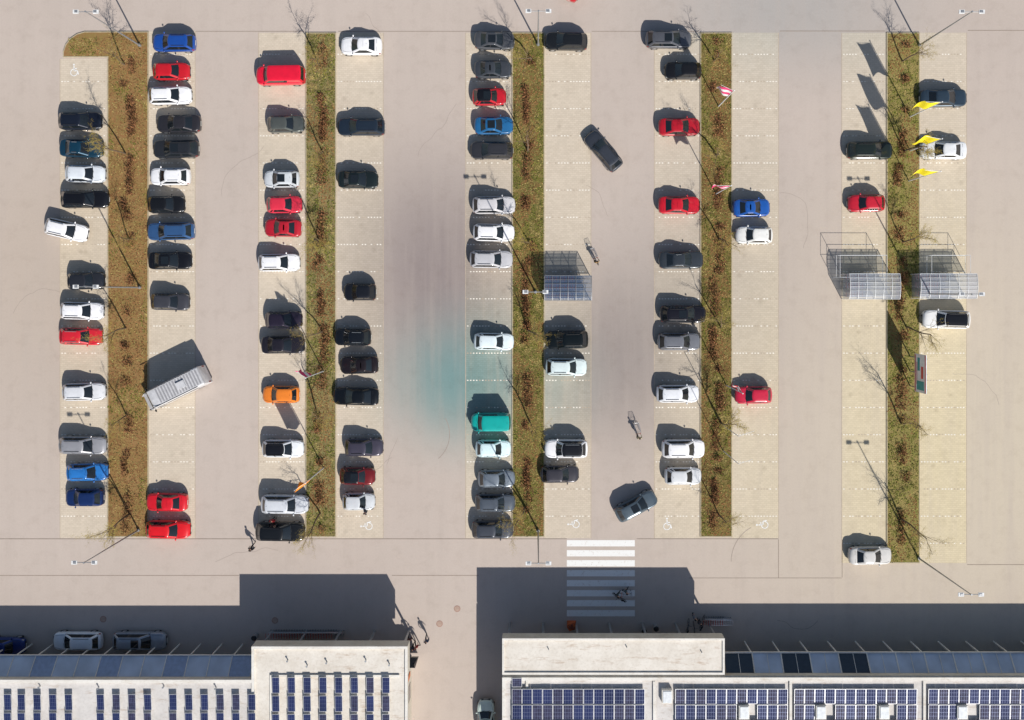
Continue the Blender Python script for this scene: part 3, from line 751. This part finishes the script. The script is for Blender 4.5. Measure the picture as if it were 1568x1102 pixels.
# --- left building
e=empty('retail_building'); b=MB()
rz=ZR-.2
xa,yN=xy(385,990,ZR); xb,_=xy(624,990,ZR); xL=-75.0; _,yM=xy(0,1041,ZR); yS=-70.0
yW=-(1004-NY)/K
block(b,xa,yW,xb,yN,3.5,rz,0)
block(b,xa,yS,xb,yW-.003,rz-.3,rz,0)
block(b,xa+.2,yS,xb-.3,yW,0,rz-.302,0)
block(b,xL,yS,xa-.003,yM,0,rz-.004,0)
parapet(b,xa,yS,xb,yN,rz,.25,.2,2)
parapet(b,xL,yS,xa-.003,yM,rz-.002,.3,.2,2,'NSW')
for k in range(5): b.tube((xa+.6+k*(xb-xa-1.2)/4,yN-.4,0),(xa+.6+k*(xb-xa-1.2)/4,yN-.4,3.5),.12,.12,10,3)
b.obj('walls',[M_wall,M_roof,M_cop,M_galv],parent=e)
b=MB(); b.face([(xa+.25,yS+.25,rz+.006),(xb-.25,yS+.25,rz+.006),(xb-.25,yN-.25,rz+.006),(xa+.25,yN-.25,rz+.006)],0)
b.face([(xL+.3,yS+.3,rz+.005),(xa-.003,yS+.3,rz+.005),(xa-.003,yM-.3,rz+.005),(xL+.3,yM-.3,rz+.005)],1)
b.obj('roof_membrane',[M_roof,M_roof2],parent=e)
b=MB(); x,_=xy(415,1032,ZR); block(b,x-.12,yS+.3,x+.12,xy(0,1034,ZR)[1],rz+.008,rz+.18,0); block(b,x+.12,xy(0,1034,ZR)[1]-.2,xb-.8,xy(0,1034,ZR)[1],rz+.008,rz+.15,0)
for px,py in((440,1012),(500,1015),(560,1012),(596,1018),(470,1020),(60,1052),(150,1054),(250,1052),(330,1054)):
    X,Y=xy(px,py,ZR); b.tube((X,Y,rz+.006),(X,Y,rz+.3),.06,.06,8,1); b.tube((X,Y,rz+.3),(X,Y,rz+.34),.1,.1,8,1)
b.obj('roof_upstand_and_vents',[M_cop,M_galv],parent=e)
pw=11.5/15.9; ph=25/15.9
for x0,x1,yy in((417,602,1036),(28,130,1062),(149,235,1062),(260,412,1062),(-330,26,1062)):
    X0,Y=xy(x0,yy,ZR); X1,_=xy(x1,yy,ZR)
    panels(e,X0,X1,Y,7,pw,ph,12.6/15.9,.2,rz,4)
b=MB(); y0=yM+1.55; zA,zB=3.1,4.3; n=22
for k in range(n):
    xA=xL+(xa-.3-xL)*k/n; xB=xL+(xa-.3-xL)*(k+1)/n
    b.face([(xA,y0,zA),(xA,yM+.01,zB),(xB-.06,yM+.01,zB),(xB-.06,y0,zA)],0 if k%3 else 2)
    b.tube((xB-.03,y0,zA+.03),(xB-.03,yM+.02,zB+.03),.05,.05,5,1); b.box((xB-.03,y0-.1,zA/2),(.1,.1,zA),1)
b.box(((xL+xa)/2,y0+.05,zA),(xa-xL-.3,.1,.16),1)
b.obj('awning',[M_awn,M_cop,simple('awning_sheet_dark',lin(150,164,188),.35,.1)],parent=e)
b=MB()
for k in range(20):
    x=xL+2+k*2.6
    if x<xa-2.6: b.box((x+1.1,yM+.02,1.5),(2.0,.04,2.4),0); b.box((x+1.1,yM+.045,1.5),(.08,.03,2.4),1)
for k in range(6): x=xa+.8+k*2.5; b.box((x+1.1,yW+.02,1.6),(2.2,.04,2.7),0)
for k in range(3): b.box((xb-.29,yW-3-k*4,1.6),(.04,1.6,1.2),0)
b.box((xb-.26,yW-1.2,2.2),(.06,.5,1.6),2)
b.obj('shop_windows',[M_wglass,M_cop,simple('orange_sign',lin(210,110,50),.5)],parent=e)
# --- right building
e=empty('supermarket_building'); b=MB()
xa,yN=xy(769,978,ZR); xb,_=xy(1110,978,ZR); _,yM=xy(0,1036,ZR); xR=75.0
yW=-(1000-NY)/K
block(b,xa,yW,xb,yN,3.6,rz,0)
block(b,xa,yM-.5,xb,yW-.003,rz-.6,rz,0)
block(b,xa+.002,yS,xR,yM-.503,0,rz-.004,0)
block(b,xa+.3,yM-.503,xb-.3,yW-.004,0,rz-.604,0)
block(b,xb+.003,yM-.503,xR,yM,0,rz-.006,0)
parapet(b,xa,yM+.15,xb,yN,rz,.2,.14,2,'NEWS')
parapet(b,xa,yS,xR,yM-.1,rz-.002,.3,.2,2,'NWE')
for k in range(7): X=xa+.6+k*(xb-xa-1.2)/6; b.tube((X,yN-.4,0),(X,yN-.4,3.6),.12,.12,10,3)
b.obj('walls',[M_wall,M_roof,M_cop,M_galv],parent=e)
b=MB(); b.face([(xa+.2,yM+.35,rz+.006),(xb-.2,yM+.35,rz+.006),(xb-.2,yN-.2,rz+.006),(xa+.2,yN-.2,rz+.006)],0)
b.face([(xa+.3,yS,rz+.003),(xR,yS,rz+.003),(xR,yM-.4,rz+.003),(xa+.3,yM-.4,rz+.003)],1)
b.obj('roof_membrane',[M_roof,M_roof2],parent=e)
b=MB()
for px in(807,1002,1211,1416,1620):
    X,_=xy(px,1050,ZR); block(b,X-.12,yS,X+.12,yM-.42,rz+.01,rz+.18,0)
for px,py in((1022,1068),(1140,1092),(1258,1092),(1355,1092),(1475,1092),(1590,1092),(905,1150),(1060,1150),(1180,1150)):
    X,Y=xy(px,py,ZR+.4); b.box((X,Y,rz+.25),(1.0,1.3,.5),0); b.box((X,Y,rz+.53),(.8,1.1,.06),1)
for px,py in((840,995),(960,992),(1075,1000),(1002,1044)):
    X,Y=xy(px,py,ZR); b.tube((X,Y,rz+.006),(X,Y,rz+.25),.05,.05,8,2)
b.obj('skylights_and_vents',[M_cop,simple('skylight_dome',(.75,.78,.8),.25),M_galv],parent=e)
sk=[]
for px in(1140,1258,1355,1475,1590):
    X,_=xy(px,1092,ZR); sk.append((X-1.4,X+.55,1,1))
pw=15.2/15.9; ph=23.5/15.9
for x0,x1,yy in((784,804,1038),(784,998,1054),(1034,1207,1054),(1216,1412,1054),(1421,1615,1054)):
    X0,Y=xy(x0,yy,ZR); X1,_=xy(x1,yy,ZR)
    if x1==804: panels(e,X0,X1,Y,1,pw,.85,.06,.1,rz,2); continue
    panels(e,X0,X1,Y,7,pw,ph,.03,.04,rz,3,sk)
b=MB(); y0=yM+1.5; n=20; xs0=xb+.3
for k in range(n):
    xA=xs0+(xR-xs0)*k/n; xB=xs0+(xR-xs0)*(k+1)/n
    b.face([(xA,y0,3.1),(xA,yM+.01,4.2),(xB-.1,yM+.01,4.2),(xB-.1,y0,3.1)],2 if k in(0,2,4,) else 0)
    b.tube((xB-.05,y0,3.14),(xB-.05,yM+.02,4.24),.07,.07,5,1); b.box((xB-.05,y0-.1,1.55),(.12,.12,3.1),1)
    b.tube((xA+(xB-xA)/2,y0,3.13),(xA+(xB-xA)/2,yM+.02,4.23),.035,.035,4,1)
b.box(((xs0+xR)/2,y0+.06,3.1),(xR-xs0,.12,.18),1)
b.obj('glazed_awning',[M_awn,M_cop,M_wglass],parent=e)
b=MB()
for k in range(8): X=xa+1.0+k*2.6; b.box((X+1.1,yW+.02,1.7),(2.3,.04,2.9),0)
for k in range(14): X=xb+1.5+k*2.6; b.box((X+1.1,yM+.02,1.5),(2.2,.04,2.4),0)
b.obj('shop_windows',[M_wglass],parent=e)

# ---------------------------------------------------------------- camera, light
cam=bpy.data.cameras.new('camera'); co=bpy.data.objects.new('camera',cam); root().link(co); co.location=(0,0,H); co.rotation_euler=(0,0,0)
cam.sensor_width=36; cam.lens=36*(H*K)/1568.0; cam.shift_x=(784-NX)/1568; cam.shift_y=-(551.2-NY)/1568; cam.clip_end=1500; cam.clip_start=1
sc.camera=co
d=Vector((-8.5/15,16.2/15,-1)).normalized()
sl=bpy.data.lights.new('sun','SUN'); sl.energy=5.0; sl.angle=math.radians(.5); sl.color=(1,.955,.89)
so=bpy.data.objects.new('sun',sl); root().link(so); so.rotation_euler=d.to_track_quat('-Z','Y').to_euler(); so.location=(30,-50,60)
w=bpy.data.worlds.new('World'); sc.world=w; w.use_nodes=True; nt=w.node_tree; bg=nt.nodes['Background']
sk_=nt.nodes.new('ShaderNodeTexSky'); sk_.sky_type='NISHITA'; sk_.sun_disc=False; sk_.sun_elevation=math.asin(-d.z); sk_.sun_rotation=math.atan2(-d.x,-d.y)
nt.links.new(sk_.outputs[0],bg.inputs[0]); bg.inputs[1].default_value=.082
sc.view_settings.view_transform='Standard'; sc.view_settings.look='None'; sc.view_settings.exposure=0
